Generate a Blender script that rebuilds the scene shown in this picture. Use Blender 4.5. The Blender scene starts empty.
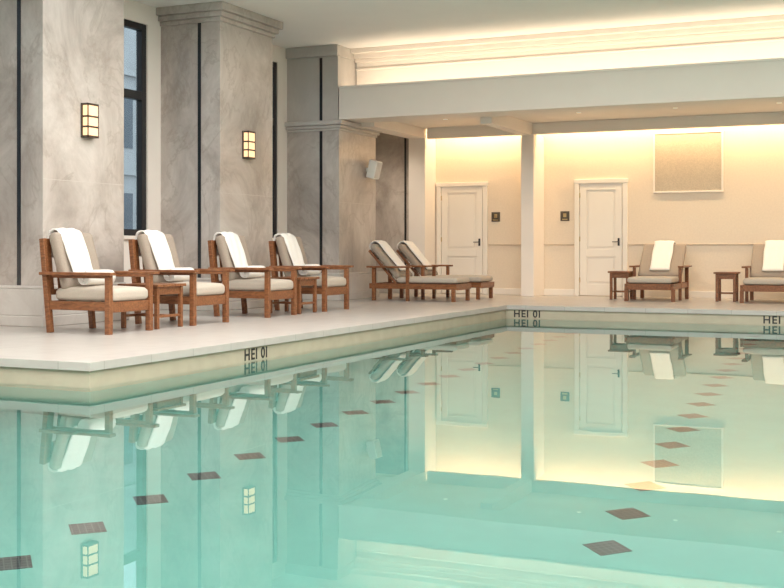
import bpy, bmesh, math, random
from mathutils import Vector, Matrix
random.seed(4)
S = bpy.context.scene
S.view_settings.view_transform = 'Standard'
S.view_settings.exposure = 0.16

# ------------------------------------------------------------------ materials
def newmat(name):
    m = bpy.data.materials.new(name); m.use_nodes = True
    nt = m.node_tree
    return m, nt, nt.nodes['Principled BSDF']
def N(nt, t, **kw):
    n = nt.nodes.new(t)
    for k, v in kw.items(): setattr(n, k, v)
    return n
def simple(name, col, rough=0.5, var=0.06, scale=8, bump=0.0, metal=0, emit=None, es=0, coord='Object'):
    m, nt, b = newmat(name)
    tc = N(nt, 'ShaderNodeTexCoord'); no = N(nt, 'ShaderNodeTexNoise')
    no.inputs['Scale'].default_value = scale; no.inputs['Detail'].default_value = 5
    nt.links.new(tc.outputs[coord], no.inputs['Vector'])
    r = N(nt, 'ShaderNodeValToRGB')
    r.color_ramp.elements[0].position = .3; r.color_ramp.elements[1].position = .7
    r.color_ramp.elements[0].color = tuple(c*(1-var) for c in col)+(1,)
    r.color_ramp.elements[1].color = tuple(min(1, c*(1+var)) for c in col)+(1,)
    nt.links.new(no.outputs['Fac'], r.inputs['Fac']); nt.links.new(r.outputs['Color'], b.inputs['Base Color'])
    b.inputs['Roughness'].default_value = rough; b.inputs['Metallic'].default_value = metal
    if bump:
        bp = N(nt, 'ShaderNodeBump'); bp.inputs['Strength'].default_value = bump; bp.inputs['Distance'].default_value = .01
        nt.links.new(no.outputs['Fac'], bp.inputs['Height']); nt.links.new(bp.outputs['Normal'], b.inputs['Normal'])
    if emit:
        b.inputs['Emission Color'].default_value = emit+(1,); b.inputs['Emission Strength'].default_value = es
    return m

def marble(name, dark, mid, light, veincol, sc=0.9, vein=.3):
    m, nt, b = newmat(name)
    g = N(nt, 'ShaderNodeNewGeometry')
    mp = N(nt, 'ShaderNodeMapping'); mp.inputs['Scale'].default_value = (1, 1, .7); mp.inputs['Rotation'].default_value = (.6, .45, .2)
    nt.links.new(g.outputs['Position'], mp.inputs['Vector'])
    n1 = N(nt, 'ShaderNodeTexNoise'); n1.inputs['Scale'].default_value = sc; n1.inputs['Detail'].default_value = 12
    n1.inputs['Roughness'].default_value = .70; n1.inputs['Distortion'].default_value = .6
    nt.links.new(mp.outputs[0], n1.inputs['Vector'])
    r = N(nt, 'ShaderNodeValToRGB'); e = r.color_ramp.elements
    e[0].position = .34; e[0].color = dark+(1,); e[1].position = .64; e[1].color = light+(1,)
    x = e.new(.48); x.color = mid+(1,)
    nt.links.new(n1.outputs['Fac'], r.inputs['Fac'])
    n2 = N(nt, 'ShaderNodeTexNoise'); n2.inputs['Scale'].default_value = sc*1.1; n2.inputs['Detail'].default_value = 9; n2.inputs['Distortion'].default_value = .7; n2.inputs['Roughness'].default_value = .6
    nt.links.new(mp.outputs[0], n2.inputs['Vector'])
    sb = N(nt, 'ShaderNodeMath', operation='SUBTRACT'); sb.inputs[1].default_value = .5
    ab = N(nt, 'ShaderNodeMath', operation='ABSOLUTE')
    nt.links.new(n2.outputs['Fac'], sb.inputs[0]); nt.links.new(sb.outputs[0], ab.inputs[0])
    r2 = N(nt, 'ShaderNodeValToRGB'); r2.color_ramp.elements[0].position = 0; r2.color_ramp.elements[0].color = (vein,)*3+(1,)
    r2.color_ramp.elements[1].position = .02; r2.color_ramp.elements[1].color = (0, 0, 0, 1)
    nt.links.new(ab.outputs[0], r2.inputs['Fac'])
    mx = N(nt, 'ShaderNodeMixRGB'); mx.inputs['Color2'].default_value = veincol+(1,)
    nt.links.new(r2.outputs['Color'], mx.inputs['Fac']); nt.links.new(r.outputs['Color'], mx.inputs['Color1'])
    nt.links.new(mx.outputs['Color'], b.inputs['Base Color'])
    b.inputs['Roughness'].default_value = .3
    return m

M_marble = marble('grey_marble', (.32, .28, .25), (.455, .405, .365), (.60, .55, .505), (.30, .25, .21), .95, .4)
M_pale = marble('pale_marble', (.50, .465, .43), (.56, .52, .48), (.62, .59, .55), (.5, .46, .42))
M_paint = simple('cream_paint', (.86, .785, .71), .6, .015, 2)
M_ceil = simple('ceiling_paint', (.93, .895, .855), .7, .01, 2)
M_wallw = simple('warm_wallcovering', (.79, .67, .53), .6, .03, 30)
M_door = simple('door_paint', (.86, .79, .70), .4, .01, 3)
M_dark = simple('dark_bronze', (.02, .02, .022), .35, .1, 10)
M_bronze = simple('sconce_bronze', (.06, .04, .028), .35, .1, 10)
M_strip = simple('black_inlay', (.015, .018, .022), .3, .1, 10)
M_brass = simple('brass', (.6, .45, .22), .3, .05, 10, metal=1)
M_white = simple('white_plastic', (.75, .73, .68), .4, .02, 10)
M_cush = simple('taupe_fabric', (.33, .27, .215), .9, .08, 90, .3)
M_cushl = simple('linen_fabric', (.49, .425, .35), .9, .06, 90, .3)
M_towel = simple('white_terry', (.82, .785, .73), .95, .04, 120, .6)
M_black = simple('black_tile_ink', (.02, .02, .02), .5, .05, 10)
M_glow = simple('lamp_glass', (.5, .4, .3), .5, .02, 10, emit=(1.0, .60, .28), es=1.15)
M_spot = simple('added_downlight_lens', (.9, .85, .8), .5, .02, 10, emit=(1.0, .85, .6), es=.8)  # glowing disc of the added alcove fill lamps
M_art = simple('woven_textile', (.52, .44, .34), .8, .10, 45, .3)

def wood():
    m, nt, b = newmat('teak_wood')
    tc = N(nt, 'ShaderNodeTexCoord'); mp = N(nt, 'ShaderNodeMapping'); mp.inputs['Scale'].default_value = (3, 14, 14)
    nt.links.new(tc.outputs['Object'], mp.inputs['Vector'])
    no = N(nt, 'ShaderNodeTexNoise'); no.inputs['Scale'].default_value = 3; no.inputs['Detail'].default_value = 6; no.inputs['Distortion'].default_value = 1
    nt.links.new(mp.outputs[0], no.inputs['Vector'])
    r = N(nt, 'ShaderNodeValToRGB'); r.color_ramp.elements[0].position = .3; r.color_ramp.elements[1].position = .75
    r.color_ramp.elements[0].color = (.13, .045, .017, 1); r.color_ramp.elements[1].color = (.32, .13, .052, 1)
    nt.links.new(no.outputs['Fac'], r.inputs['Fac']); nt.links.new(r.outputs['Color'], b.inputs['Base Color'])
    b.inputs['Roughness'].default_value = .35
    return m
M_wood = wood()

def tiles(name, c1, c2, mortar, w, h, ms, rough, rot=None, bump=.1):
    m, nt, b = newmat(name)
    g = N(nt, 'ShaderNodeNewGeometry')
    mp = N(nt, 'ShaderNodeMapping')
    if rot: mp.inputs['Rotation'].default_value = rot
    nt.links.new(g.outputs['Position'], mp.inputs['Vector'])
    br = N(nt, 'ShaderNodeTexBrick'); br.offset = 0
    br.inputs['Color1'].default_value = c1+(1,); br.inputs['Color2'].default_value = c2+(1,); br.inputs['Mortar'].default_value = mortar+(1,)
    br.inputs['Scale'].default_value = 1; br.inputs['Mortar Size'].default_value = ms
    br.inputs['Brick Width'].default_value = w; br.inputs['Row Height'].default_value = h
    nt.links.new(mp.outputs[0], br.inputs['Vector'])
    no = N(nt, 'ShaderNodeTexNoise'); no.inputs['Scale'].default_value = 5; no.inputs['Detail'].default_value = 6
    nt.links.new(mp.outputs[0], no.inputs['Vector'])
    mx = N(nt, 'ShaderNodeMixRGB', blend_type='MULTIPLY'); mx.inputs['Fac'].default_value = .22
    nt.links.new(br.outputs['Color'], mx.inputs['Color1']); nt.links.new(no.outputs['Fac'], mx.inputs['Color2'])
    nt.links.new(mx.outputs['Color'], b.inputs['Base Color'])
    b.inputs['Roughness'].default_value = rough
    return m
M_deck = tiles('limestone_paving', (.54, .50, .455), (.51, .47, .43), (.41, .375, .335), .61, .61, .005, .3)
M_pool = tiles('pool_plaster', (.165, .40, .345), (.157, .385, .33), (.155, .38, .325), .3, .3, .002, .5)
M_wline = simple('waterline_stone', (.46, .40, .30), .25, .05, 6)

# water
M_water, nt, b = newmat('pool_water')
b.inputs['Base Color'].default_value = (.82, .96, .93, 1)
b.inputs['Roughness'].default_value = 0; b.inputs['IOR'].default_value = 1.33
b.inputs['Transmission Weight'].default_value = 1
g = N(nt, 'ShaderNodeNewGeometry'); no = N(nt, 'ShaderNodeTexNoise'); no.inputs['Scale'].default_value = 1.6; no.inputs['Detail'].default_value = 1
nt.links.new(g.outputs['Position'], no.inputs['Vector'])
bp = N(nt, 'ShaderNodeBump'); bp.inputs['Strength'].default_value = .07; bp.inputs['Distance'].default_value = .007
nt.links.new(no.outputs['Fac'], bp.inputs['Height']); nt.links.new(bp.outputs['Normal'], b.inputs['Normal'])

# window glass (thin)
M_glass, nt, b = newmat('window_glass')
nt.nodes.remove(b)
tr = N(nt, 'ShaderNodeBsdfTransparent'); tr.inputs[0].default_value = (.74, .80, .83, 1)
gl = N(nt, 'ShaderNodeBsdfGlossy'); gl.inputs['Roughness'].default_value = .02
fr = N(nt, 'ShaderNodeFresnel'); mx = N(nt, 'ShaderNodeMixShader')
fr.inputs['IOR'].default_value = 1.2
nt.links.new(fr.outputs[0], mx.inputs[0]); nt.links.new(tr.outputs[0], mx.inputs[1]); nt.links.new(gl.outputs[0], mx.inputs[2])
nt.links.new(mx.outputs[0], nt.nodes['Material Output'].inputs['Surface'])

M_facade = simple('facade_limestone', (.36, .36, .35), .7, .1, 1)
M_fwin = simple('facade_glazing', (.06, .075, .09), .2, .2, 1)

# ------------------------------------------------------------------ geometry helpers
def link(o, parent=None):
    S.collection.objects.link(o)
    if parent: o.parent = parent
    return o
def empty(name, loc=(0, 0, 0), rz=0):
    e = bpy.data.objects.new(name, None); e.empty_display_size = .1
    e.location = loc; e.rotation_euler = (0, 0, rz)
    return link(e)
def bm_obj(name, bm, mat, parent=None, loc=(0, 0, 0), rot=(0, 0, 0), smooth=False):
    me = bpy.data.meshes.new(name); bmesh.ops.recalc_face_normals(bm, faces=bm.faces)
    bm.to_mesh(me); bm.free(); me.materials.append(mat)
    if smooth:
        for p in me.polygons: p.use_smooth = True
    o = bpy.data.objects.new(name, me); o.location = loc; o.rotation_euler = rot
    return link(o, parent)
def addbox(bm, x0, x1, y0, y1, z0, z1, bev=0, seg=2):
    t = bmesh.new()
    bmesh.ops.create_cube(t, size=1)
    for v in t.verts:
        v.co = Vector(((x0+x1)/2+v.co.x*(x1-x0), (y0+y1)/2+v.co.y*(y1-y0), (z0+z1)/2+v.co.z*(z1-z0)))
    if bev: bmesh.ops.bevel(t, geom=t.edges[:], offset=bev, segments=seg, affect='EDGES', profile=.5)
    me = bpy.data.meshes.new('t'); t.to_mesh(me); t.free(); bm.from_mesh(me); bpy.data.meshes.remove(me)
def boxes(name, lst, mat, parent=None, bev=0, seg=2):
    bm = bmesh.new()
    a = lst[0]
    c = ((a[0]+a[1])/2, (a[2]+a[3])/2, (a[4]+a[5])/2)
    for q in lst:
        addbox(bm, q[0]-c[0], q[1]-c[0], q[2]-c[1], q[3]-c[1], q[4]-c[2], q[5]-c[2], bev, seg)
    return bm_obj(name, bm, mat, parent, c)
def box(name, x0, x1, y0, y1, z0, z1, mat, parent=None, bev=0, seg=2):
    return boxes(name, [(x0, x1, y0, y1, z0, z1)], mat, parent, bev, seg)
def beam(name, p0, p1, w, t, mat, parent, bev=.006):
    p0 = Vector(p0); p1 = Vector(p1); d = p1-p0; L = d.length
    bm = bmesh.new(); addbox(bm, -t/2, t/2, -w/2, w/2, -L/2, L/2, bev)
    o = bm_obj(name, bm, mat, parent, (p0+p1)/2)
    z = d.normalized(); y = Vector((0, 1, 0))
    if abs(z.dot(y)) > .95: y = Vector((1, 0, 0))
    x = y.cross(z).normalized(); y = z.cross(x)
    o.rotation_euler = Matrix((x, y, z)).transposed().to_euler()
    return o
def cushion(name, sx, sy, sz, mat, parent, loc, rot=(0, 0, 0), puff=.02):
    bm = bmesh.new(); addbox(bm, -sx/2, sx/2, -sy/2, sy/2, -sz/2, sz/2)
    bmesh.ops.subdivide_edges(bm, edges=bm.edges[:], cuts=17, use_grid_fill=True)
    r = min(min(sz, sx)*.42, .05)
    for v in bm.verts:
        c = v.co; q = Vector((max(-sx/2+r, min(sx/2-r, c.x)), max(-sy/2+r, min(sy/2-r, c.y)), max(-sz/2+r, min(sz/2-r, c.z))))
        d = c-q
        if d.length > 1e-6: c = q+d.normalized()*r
        fx = 1-(2*c.x/sx)**2; fy = 1-(2*c.y/sy)**2
        k = puff*max(0, fx)**.6*max(0, fy)**.6
        c.z += k*(1 if c.z > 0 else -.15)
        v.co = c
    return bm_obj(name, bm, mat, parent, loc, rot, True)
def strip(name, prof, width, thick, mat, parent, y0=0, wob=.006):
    P = [Vector((p[0], 0, p[1])) for p in prof]; pts = []
    for i in range(len(P)-1):
        a = P[max(i-1, 0)]; b_ = P[i]; c = P[i+1]; d = P[min(i+2, len(P)-1)]
        for k in range(6):
            t = k/6
            pts.append(.5*((2*b_)+(-a+c)*t+(2*a-5*b_+4*c-d)*t*t+(-a+3*b_-3*c+d)*t**3))
    pts.append(P[-1])
    nY = 12; bm = bmesh.new(); top = []; bot = []
    for i, p in enumerate(pts):
        tg = (pts[min(i+1, len(pts)-1)]-pts[max(i-1, 0)]).normalized(); n = Vector((tg.z, 0, -tg.x))
        rt = []; rb = []
        for j in range(nY+1):
            y = (j/nY-.5)*width*(1+.03*math.sin(i*.7)); e = 1-abs(2*j/nY-1)**6*.6
            w = wob*math.sin(j*1.3+i*.35)+wob*.6*math.sin(j*2.7-i*.2)
            rt.append(bm.verts.new(p-n*(thick/2*e)+n*w+Vector((0, y+y0, 0))))
            rb.append(bm.verts.new(p+n*(thick/2*e)+n*w*.3+Vector((0, y+y0, 0))))
        top.append(rt); bot.append(rb)
    L = len(pts)-1
    for i in range(L):
        for j in range(nY):
            bm.faces.new((top[i][j], top[i+1][j], top[i+1][j+1], top[i][j+1]))
            bm.faces.new((bot[i][j], bot[i][j+1], bot[i+1][j+1], bot[i+1][j]))
        bm.faces.new((top[i][0], bot[i][0], bot[i+1][0], top[i+1][0]))
        bm.faces.new((top[i][nY], top[i+1][nY], bot[i+1][nY], bot[i][nY]))
    for i in (0, L):
        for j in range(nY):
            bm.faces.new((top[i][j], top[i][j+1], bot[i][j+1], bot[i][j]))
    return bm_obj(name, bm, mat, parent, smooth=True)
def roll(name, r, length, mat, parent, loc):
    bm = bmesh.new(); turns = 3.2; n = 70; rings = []
    for s in range(9):
        y = (s/8-.5)*length; ring = []
        for i in range(n+1):
            t = i/n; a = t*turns*2*math.pi; rr = r*(.15+.85*t)*(1-.06*abs(2*s/8-1)**4)
            ring.append(bm.verts.new((rr*math.cos(a), y, rr*math.sin(a))))
        rings.append(ring)
    for s in range(8):
        for i in range(n): bm.faces.new((rings[s][i], rings[s][i+1], rings[s+1][i+1], rings[s+1][i]))
    o = bm_obj(name, bm, mat, parent, loc, smooth=True)
    md = o.modifiers.new('thick', 'SOLIDIFY'); md.thickness = .014; md.offset = 0
    return o

# ------------------------------------------------------------------ room dimensions
XW = -9.9; XP = -8.9; XE = -5.82; XR = 7.0; YF = 17.06; YB = 20.9; YN = 7.18; Y0 = -5.0; ZC = 4.3; WZ = -.2; PD = -1.7
boxes('floor', [(XW, XE+.03, YN-.03, YB, -.065, 0), (XE+.03, XR, YF-.03, YB, -.065, 0), (XW, -8.6, Y0, YN-.03, -.065, 0),
                (5.0, XR, Y0, YF-.03, -.065, 0), (-8.6, 5.0, Y0, -4, -.065, 0)], M_deck)
e = .004; LZ = -.42
for nm, q, ln in (('wall_pool_west', (XW, XE, YN, YB, PD, -.065), [(XE, XE+e, YN-e, YF, PD, LZ), (-8.63, XE, YN-e, YN, PD, LZ)]),
              ('wall_pool_north', (XE, XR, YF, YB, PD, -.065), [(XE+e, 5.03, YF-e, YF, PD, LZ)]),
              ('wall_pool_southwest', (XW, -8.63, Y0, YN, PD, -.065), [(-8.63, -8.63+e, -4, YN-e, PD, LZ)]),
              ('wall_pool_east', (5.03, XR, Y0, YF, PD, -.065), [(5.03-e, 5.03, -4, YF, PD, LZ)]),
              ('wall_pool_south', (-8.63, 5.03, Y0, -4.03, PD, -.065), [(-8.63, 5.03, -4.03, -4.03+e, PD, LZ)])):
    W_ = empty(nm, (0, 0, 0))
    boxes('tiled_body', [q], M_wline, W_); boxes('plaster_lining', ln, M_pool, W_)
box('pool_floor', XW, XR, Y0, YB, PD-.1, PD, M_pool)
bm = bmesh.new()
pl = [(-8.63, -4.03), (5.03, -4.03), (5.03, YF), (XE, YF), (XE, YN), (-8.63, YN)]
bm.faces.new([bm.verts.new((x, y, 0)) for x, y in pl])
bm.normal_update()
me = bpy.data.meshes.new('pool_water'); bm.to_mesh(me); bm.free(); me.materials.append(M_water)
o = bpy.data.objects.new('pool_water', me); o.location = (0, 0, WZ); link(o)

M_mark = tiles('mosaic_charcoal', (.033, .033, .034), (.052, .052, .052), (.12, .12, .115), .035, .035, .003, .4, (0, 0, math.pi/4))
def markers(name, x0, y0, dx, dy, n, h=.125):
    bm = bmesh.new()
    for i in range(n):
        x = x0+dx*i; y = y0+dy*i
        vs = [bm.verts.new((x+a*h, y+b_*h, z)) for z in (PD, PD+.006) for a, b_ in ((1, 0), (0, 1), (-1, 0), (0, -1))]
        bm.faces.new(vs[4:]);
        for k in range(4): bm.faces.new((vs[k], vs[(k+1) % 4], vs[4+(k+1) % 4], vs[4+k]))
    bm_obj(name, bm, M_mark)
markers('lane_marker_tiles', -3.91, 4.26, -.029, .583, 21)
markers('lane_marker_tiles', -1.41, 5.68, -.035, .595, 19)

# ceilings / walls
box('ceiling', XW-.2, XR+.2, Y0-.2, 18.1, ZC, ZC+.15, M_ceil)
box('ceiling_alcove', XW, XR, 18.1, 20.42, 3.15, 3.25, M_paint)
boxes('wall_back', [(XW-.2, XR+.2, YB, YB+.2, 0, 3.5)], M_wallw)
box('wall_right', XR, XR+.2, Y0, YB, -1.7, ZC, M_paint)
box('wall_front', XW-.2, XR+.2, Y0-.2, Y0, -1.7, ZC, M_paint)
box('trim_slot_roof', XW, XR, 20.42, YB, 3.38, 3.44, M_paint)
box('trim_slot_back', XW, XR, 20.42, 20.46, 3.25, 3.38, M_paint)
box('trim_fascia', -8.5, XR, 20.30, 20.42, 2.95, 3.15, M_paint, bev=.008)
boxes('wall_bulkhead', [(XP, XR, 17.43, 18.1, 3.04, 3.48), (XP, XR, 17.43, 17.50, 3.48, 3.6), (XP, XR, 18.1, 18.25, 3.25, ZC)], M_paint)
boxes('trim_bulkhead', [(XP, XR, 17.41, 17.43, 3.56, 3.6), (XP, XR, 17.41, 17.43, 3.04, 3.075)], M_paint, bev=.006)
boxes('trim_crown', [(XP, XR, 17.98, 18.1, 4.14, 4.3), (XP, XR, 18.03, 18.1, 4.08, 4.14), (XP, XR, 17.86, 17.98, 4.22, 4.3), (XP, XR, 18.06, 18.1, 3.95, 3.985)], M_paint, bev=.012)
wins = [(-3.0, -1.2), (.9, 2.7), (4.6, 6.2), (8.3, 9.9), (11.9, 13.47), (15.5, 17.12)]
ws = []; prev = Y0
for a, b_ in wins:
    ws.append((XW-.2, XW, prev, a, 0, ZC)); ws.append((XW-.2, XW, a, b_, 0, 1.05)); ws.append((XW-.2, XW, a, b_, 4.02, ZC)); prev = b_
ws.append((XW-.2, XW, prev, YB, 0, ZC))
boxes('wall_left', ws, M_paint)
for i, (a, b_) in enumerate(wins):
    w = empty('window_%d' % (i+1), (XW-.08, (a+b_)/2, 1.05)); hw = (b_-a)/2; H = 2.97
    fr_ = [(-.04, .06, -hw, -hw+.09, 0, H), (-.04, .06, hw-.10, hw, 0, H), (-.04, .06, -hw+.09, hw-.10, 0, .09), (-.04, .06, -hw+.09, hw-.10, H-.09, H),
           (-.04, .06, -hw+.09, hw-.10, 1.9, 2.02), (-.03, .05, -.03, .03, .09, 1.9)]
    boxes('frame', fr_, M_dark, w, .006)
    box('glass', -.008, .0, -hw+.05, hw-.05, .05, H-.05, M_glass, w)
    box('sill', .06, .14, -hw-.04, hw+.04, -.05, -.005, M_paint, w, .006)
boxes('baseboard_left', [(XW, XW+.03, p+1.45, q, 0, .16) for p, q in zip([6.58, 10.18, 13.78], [10.18, 13.78, 17.43])], M_pale, bev=.006)

PW = 1.45
def pier(y, top, kind):
    P = empty('marble_pier', ((XW+XP)/2, y+PW/2, 0)); hx = (XP-XW)/2; hy = PW/2
    box('base', -hx, hx+.05, -hy-.05, hy+.05, 0, .12, M_pale, P, .01)
    box('plinth', -hx, hx+.03, -hy-.03, hy+.03, .12, .42, M_pale, P, .008)
    box('base_moulding', -hx, hx+.02, -hy-.02, hy+.02, .42, .46, M_pale, P, .012)
    box('shaft', -hx, hx, -hy, hy, .46, top, M_marble, P, .004)
    box('inlay_strip', .16-.026, .16+.026, -hy-.006, -hy, .46, top, M_strip, P)
    boxes('panel_joint', [(hx-.002, hx+.001, -hy, hy, zz, zz+.005) for zz in (1.65, )], M_pale, P)
    def cap(z0, z1, s, mat):
        h = z1-z0
        for k, (f0, f1, o) in enumerate(((0, .25, .03), (.25, .55, .07), (.55, 1, .12))):
            box('cornice_%d' % k, -hx, hx+o*s, -hy-o*s, hy+(o*s), z0+h*f0, z0+h*f1, mat, P, .012)
    if kind:
        cap(2.86, 3.03, .8, M_pale)
        box('upper_shaft', -hx, hx-.02, -hy, hy, 3.03, 4.12, M_pale, P, .004)
        box('upper_inlay', .16-.026, .16+.026, -hy-.006, -hy, 3.03, 4.1, M_strip, P)
        box('upper_cap', -hx, hx+.0, -hy-.06, hy, 4.12, ZC, M_pale, P, .012)
    else:
        cap(4.05, ZC, 1, M_marble)
    return P
for y in (6.58, 10.18, 13.78): pier(y, 4.05, 0)
pier(17.43, 2.86, 1)
P = empty('marble_pier', (-9.4, 20.8, 0))
box('shaft', -.5, .5, -.12, .1, .42, 3.15, M_marble, P, .004)
box('plinth', -.5, .52, -.15, .1, 0, .42, M_pale, P, .008)
box('inlay_strip', .27, .31, -.126, -.12, .42, 3.1, M_strip, P)

box('trim_pilaster_1', -8.9, -8.56, 20.35, YB, 0, 3.15, M_paint, bev=.006)
box('trim_pilaster_2', -6.62, -6.38, 20.25, YB, 0, 2.95, M_paint, bev=.006)
box('trim_ceiling_beam', -6.62, -6.42, 18.1, 20.30, 2.93, 3.15, M_paint, bev=.006)
box('trim_ceiling_beam_left', -8.9, -8.56, 18.1, 20.35, 2.97, 3.15, M_paint, bev=.006)
gaps = [(-7.47, -6.62), (-6.38, -5.80), (-4.80, XR)]
boxes('trim_chair_rail', [(a, b_, YB-.02, YB, .935, .955) for a, b_ in gaps], simple('rail_wood', (.62, .50, .37), .4), bev=.004)
boxes('baseboard_back', [(a, b_, YB-.02, YB, 0, .12) for a, b_ in gaps], M_door, bev=.005)

def door(name, x0, x1, hinge):
    D = empty(name, ((x0+x1)/2, YB, 0)); h = (x1-x0)/2
    boxes('casing', [(-h, -h+.09, -.05, 0, 0, 2.12), (h-.09, h, -.05, 0, 0, 2.12), (-h-.01, h+.01, -.055, 0, 2.06, 2.14)], M_door, D, .008)
    L = h-.10
    boxes('stiles_and_rails', [(-L, -L+.12, -.035, -.003, .01, 2.06), (L-.12, L, -.035, -.003, .01, 2.06), (-L+.12, L-.12, -.035, -.003, .01, .22),
        (-L+.12, L-.12, -.035, -.003, .72, .86), (-L+.12, L-.12, -.035, -.003, 1.94, 2.06)], M_door, D, .004)
    boxes('panels', [(-L+.12, L-.12, -.016, -.003, .22, .72), (-L+.12, L-.12, -.016, -.003, .86, 1.94)], M_door, D)
    boxes('panel_moulding', [(-L+.16, L-.16, -.030, -.016, .26, .68), (-L+.16, L-.16, -.030, -.016, .90, 1.90)], M_door, D, .005)
    s = hinge
    boxes('lever_handle', [(s*(L-.06)-.018, s*(L-.06)+.018, -.045, -.035, .92, 1.06), (min(s*(L-.06), s*(L-.17)), max(s*(L-.06), s*(L-.17)), -.085, -.07, .985, 1.0),
        (s*(L-.06)-.008, s*(L-.06)+.008, -.085, -.045, .985, 1.0)], M_dark, D, .003)
    boxes('hinges', [(-s*L-.008, -s*L+.008, -.042, -.035, z, z+.09) for z in (.25, 1.0, 1.8)], M_brass, D)
door('door_1', -8.53, -7.49, 1)
door('door_2', -5.79, -4.81, 1)
for x in (-7.33, -5.98):
    s_ = empty('wall_sign', (x, YB, 1.47))
    box('plate', -.085, .085, -.015, 0, -.09, .09, simple('sign_bronze', (.09, .07, .05), .4), s_, .004)
    box('pictogram', -.03, .03, -.018, -.015, -.02, .05, M_brass, s_, .002)
    box('braille_band', -.05, .05, -.018, -.015, -.07, -.05, M_brass, s_, .001)
A = empty('framed_textile_panel', (-3.74, YB, 2.4))
box('textile', -.58, .58, -.02, 0, -.51, .51, M_art, A)
boxes('frame', [(-.61, -.58, -.035, 0, -.54, .54), (.58, .61, -.035, 0, -.54, .54), (-.58, .58, -.035, 0, .51, .54), (-.58, .58, -.035, 0, -.54, -.51)], M_door, A, .004)

for y in (10.93, 14.47, 7.3):
    s_ = empty('wall_sconce', (XP, y, 2.37))
    box('backplate', 0, .02, -.11, .11, -.2, .2, M_bronze, s_, .003)
    box('glass_shade', .02, .094, -.094, .094, -.18, .18, M_glow, s_, .004)
    boxes('metal_bands', [(.02, .10, -.098, .098, z, z+w_) for z, w_ in ((-.2, .025), (-.085, .022), (.035, .022), (.175, .025))] + [(.088, .10, yy, yy+.012, -.2, .2) for yy in (-.098, .086)], M_bronze, s_, .002)
s_ = empty('wall_speaker', (XP, 18.5, 2.26)); 
bm = bmesh.new(); addbox(bm, -.08, .08, -.12, .12, -.16, .16, .02)
bm_obj('speaker_cabinet', bm, M_white, s_, (.15, 0, 0), (0, math.radians(14), 0))
box('speaker_bracket', 0, .09, -.03, .03, -.03, .03, M_white, s_, .004)
bm = bmesh.new(); addbox(bm, -.004, .004, -.1, .1, -.14, .14, .002)
bm_obj('speaker_grille', bm, simple('grille', (.55, .53, .5), .6), s_, (.15+.08, 0, -.02), (0, math.radians(14), 0))

def text(body, loc, rot, size=.15):
    c = bpy.data.curves.new('depth_marking', 'FONT'); c.body = body; c.size = size; c.extrude = .001; c.align_x = 'CENTER'; c.offset = .003
    c.space_character = 1.15
    c.materials.append(M_black)
    o = bpy.data.objects.new('depth_marking', c); o.location = loc; o.rotation_euler = rot; link(o)
text('HEI 0I', (XE+.003, 9.64, -.186), (math.pi/2, 0, math.pi/2))
text('HEI 0I', (-5.48, YF-.003, -.180), (math.pi/2, 0, 0))
text('HEI 0I', (-1.8, YF-.003, -.180), (math.pi/2, 0, 0))

# ------------------------------------------------------------------ furniture
def armchair(x, y, rz):
    C = empty('armchair', (x, y, 0), rz); W = .37
    for s, n in ((-1, 'near'), (1, 'far')):
        yy = s*(W-.03)
        box('front_leg_'+n, .35, .41, yy-.03, yy+.03, 0, .60, M_wood, C, .005)
        beam('back_post_'+n, (-.37, yy, 0), (-.47, yy, .98), .055, .06, M_wood, C)
        box('arm_'+n, -.46, .46, s*W-.05, s*W+.05, .60, .632, M_wood, C, .008)
        box('seat_rail_'+n, -.37, .35, yy-.018, yy+.018, .24, .33, M_wood, C, .004)
        box('arm_support_'+n, -.34, .35, yy-.012, yy+.012, .57, .60, M_wood, C, .003)
    box('front_rail', .355, .395, -W+.06, W-.06, .22, .33, M_wood, C, .005)
    box('rear_rail', -.40, -.36, -W+.06, W-.06, .24, .33, M_wood, C, .005)
    beam('top_rail', (-.47, -W+.03, .94), (-.47, W-.03, .94), .03, .08, M_wood, C)
    beam('mid_rail', (-.42, -W+.06, .42), (-.42, W-.06, .42), .025, .06, M_wood, C)
    for k in range(5):
        yy = -.26+k*.13
        beam('back_slat_%d' % k, (-.415, yy, .42), (-.468, yy, .93), .06, .014, M_wood, C, .003)
    for k in range(4):
        xx = -.28+k*.18
        box('seat_slat_%d' % k, xx, xx+.07, -W+.05, W-.05, .30, .325, M_wood, C, .003)
    cushion('seat_cushion', .76, .62, .13, M_cushl, C, (.03, 0, .395), puff=.025)
    t = math.radians(-17)
    cushion('back_cushion', .12, .62, .62, M_cush, C, (-.305, 0, .745), (0, t, 0), puff=0)
    strip('towel', [(-.51, .78), (-.505, .97), (-.46, 1.06), (-.375, 1.065), (-.305, .97), (-.225, .78), (-.15, .58)], .34, .032, M_towel, C, -.06)
    roll('rolled_towel', .08, .44, M_towel, C, (-.02, -.03, .57))
for y in (9.88, 11.38, 13.03, 14.57): armchair(-7.87, y, 0)

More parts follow.
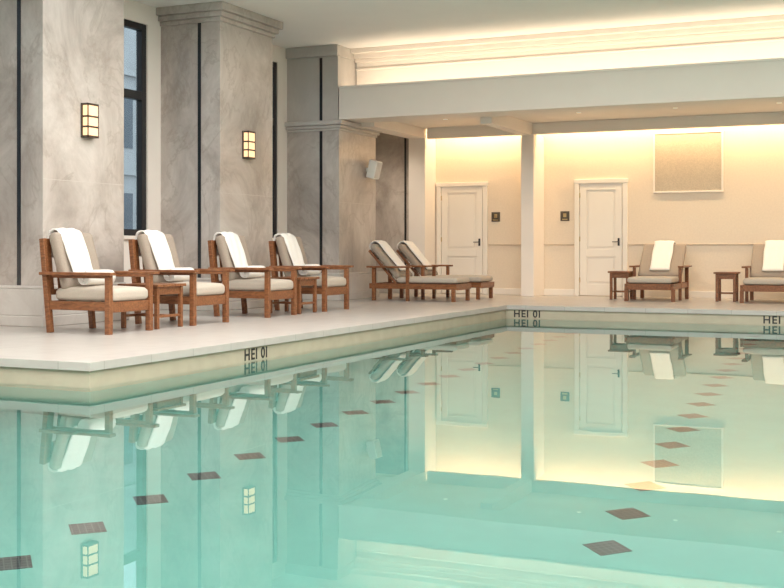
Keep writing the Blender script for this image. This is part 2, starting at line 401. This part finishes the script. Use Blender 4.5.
def side_table(x, y, rz=0, s=.25):
    T = empty('side_table', (x, y, 0), rz)
    for a in (-1, 1):
        for b_ in (-1, 1):
            box('leg', a*(s-.03)-.022, a*(s-.03)+.022, b_*(s-.03)-.022, b_*(s-.03)+.022, 0, .455, M_wood, T, .004)
    boxes('apron', [(-s+.05, s-.05, -s+.02, -s+.04, .37, .455), (-s+.05, s-.05, s-.04, s-.02, .37, .455), (-s+.02, -s+.04, -s+.05, s-.05, .37, .455), (s-.04, s-.02, -s+.05, s-.05, .37, .455)], M_wood, T, .003)
    boxes('tabletop_slats', [(-s-.02, s+.02, -s-.02+k*(2*s+.04)/5+.003, -s-.02+(k+1)*(2*s+.04)/5-.003, .455, .485) for k in range(5)], M_wood, T, .004)
    boxes('lower_stretcher', [(-s+.05, s-.05, -.02, .02, .12, .15), (-s+.02, -s+.045, -s+.05, s-.05, .12, .15), (s-.045, s-.02, -s+.05, s-.05, .12, .15)], M_wood, T, .003)
side_table(-7.75, 10.63); side_table(-7.75, 13.80)
side_table(-4.66, 19.75, 0, .17); side_table(-2.90, 19.75, 0, .17)

def lounger(x, y, rz, L, W=.35, H=.84, name='chaise_lounge'):
    C = empty(name, (x, y, 0), rz); h = L/2; hx = -h+.52
    for s, n in ((-1, 'a'), (1, 'b')):
        yy = s*(W-.025)
        box('side_rail_'+n, -h+.05, h, yy-.02, yy+.02, .20, .29, M_wood, C, .005)
        box('foot_leg_'+n, h-.09, h-.03, yy-.03, yy+.03, 0, .2, M_wood, C, .005)
        box('head_leg_'+n, -h+.10, -h+.16, yy-.03, yy+.03, 0, .55, M_wood, C, .005)
        box('arm_post_'+n, hx+.20, hx+.25, yy-.025, yy+.025, .0, .55, M_wood, C, .004)
        box('arm_'+n, -h+.02, hx+.30, s*W-.05, s*W+.045, .55, .58, M_wood, C, .006)
        beam('backrest_post_'+n, (hx, yy*.86, .29), (-h+.02, yy*.86, H), .04, .04, M_wood, C)
    box('foot_rail', h-.03, h, -W+.05, W-.05, .19, .29, M_wood, C, .005)
    box('head_rail', -h+.05, -h+.09, -W+.05, W-.05, .20, .29, M_wood, C, .004)
    n = int((h-hx)/.11)
    boxes('deck_slats', [(hx+k*.11, hx+k*.11+.08, -W+.045, W-.045, .268, .288) for k in range(n)], M_wood, C)
    d = Vector((-h+.02-hx, 0, H-.29)); ln = d.length
    for k in range(6):
        p = Vector((hx, 0, .29))+d*((k+.5)/6)
        beam('backrest_slat_%d' % k, (p.x, -W+.07, p.z), (p.x, W-.07, p.z), .05, .012, M_wood, C, .002)
    cushion('seat_cushion', h-hx-.02, 2*W-.08, .10, M_cushl, C, ((h+hx)/2, 0, .345), puff=.012)
    ang = math.atan2(-(-h+.02-hx), H-.29)
    nrm = Vector((math.cos(ang), 0, math.sin(ang)))
    mid = Vector((hx, 0, .32))+d*.53+nrm*.07
    cushion('back_cushion', .10, 2*W-.08, ln*1.0, M_cush, C, mid, (0, -ang, 0), puff=0)
    top = Vector((hx, 0, .32))+d*1.04
    dn = d.normalized()
    q = [top-nrm*.045-dn*.22, top-nrm*.04-dn*.02, top+nrm*.03+dn*.05, top+nrm*.12+dn*.03, top+nrm*.155-dn*.06, top+nrm*.15-dn*.28, top+nrm*.15-dn*.66]
    strip('towel', [(v.x, v.z) for v in q], .34, .03, M_towel, C, wob=.002)
lounger(-7.66, 17.95, 0, 1.62); lounger(-7.62, 19.0, 0, 1.62)
lounger(-4.05, 19.80, -math.pi/2, 1.40, .41, .84); lounger(-2.2, 19.80, -math.pi/2, 1.40, .41, .84)

for x in (-9.35, -7.6, -5.2, -3.6, -2.0, .5, 3):
    dl = empty('added_fill_downlight', (x, 19.0 if x > -9 else 19.7, 3.15))  # lamps and fittings added to brighten the alcove and its end pier
    bm = bmesh.new(); bmesh.ops.create_cone(bm, cap_ends=True, segments=24, radius1=.06, radius2=.06, depth=.006)
    bm_obj('trim_ring', bm, M_white, dl, (0, 0, -.003))
    bm = bmesh.new(); bmesh.ops.create_cone(bm, cap_ends=True, segments=24, radius1=.04, radius2=.04, depth=.003)
    bm_obj('lens', bm, M_spot, dl, (0, 0, -.007))
    l = bpy.data.lights.new('spot', 'SPOT'); l.energy = 50; l.color = (1, .85, .66); l.spot_size = 2.3; l.spot_blend = .8; l.shadow_soft_size = .05
    o = bpy.data.objects.new('lamp', l); link(o, dl); o.location = (0, 0, -.03)

# neighbour building seen through windows
B = empty('neighboring_building', (-24, 12, -3))
box('mass', -2, 0, -32, 33, 0, 12.0, M_facade, B)
boxes('glazing', [(0, .03, -31+i*2.6, -29.6+i*2.6, z, z+1.7) for i in range(24) for z in (.8, 4.0, 7.2)], M_fwin, B)
boxes('string_courses', [(0, .15, -32, 33, z, z+.2) for z in (3.1, 6.3, 9.6)], M_facade, B)
box('street_ground', -60, -10.2, -40, 60, -3.2, -3, simple('asphalt', (.3, .3, .3), .8))

# ------------------------------------------------------------------ lights
def area(name, loc, rot, sx, sy, e_, col, spread=math.pi):
    l = bpy.data.lights.new(name, 'AREA'); l.shape = 'RECTANGLE'; l.size = sx; l.size_y = sy; l.energy = e_; l.color = col; l.spread = spread
    o = bpy.data.objects.new(name, l); o.location = loc; o.rotation_euler = rot; link(o); return o
area('added_ceiling_fill', (-1.5, 2.5, 4.28), (0, 0, 0), 12, 5.5, 1300, (1, .955, .93))  # out-of-view area light added under the ceiling for overall fill
area('added_ceiling_fill', (-1.5, 10.0, 4.28), (0, 0, 0), 12, 6.5, 920, (1, .955, .93))  # second added fill light, nearer the bulkhead
area('cove_light', (-1.0, 17.62, 3.52), (math.radians(145), 0, 0), 15.5, .08, 62, (1, .84, .63))
area('slot_light', (-7.59, 20.52, 3.34), (math.radians(22), 0, 0), 1.8, .06, 24, (1, .75, .46))
area('slot_light', (.25, 20.52, 3.34), (math.radians(22), 0, 0), 13.2, .06, 170, (1, .75, .46))

w = bpy.data.worlds.new('sky'); S.world = w; w.use_nodes = True
bg = w.node_tree.nodes['Background']; bg.inputs[0].default_value = (.86, .93, 1, 1); bg.inputs[1].default_value = 2.6

cam = bpy.data.cameras.new('camera'); cam.sensor_width = 36; cam.lens = 36*1162/784; cam.shift_y = -46/784
co = bpy.data.objects.new('camera', cam); link(co); co.location = (0, 0, .88)
co.rotation_euler = (math.pi/2, 0, math.atan2(528, 1162))
S.camera = co
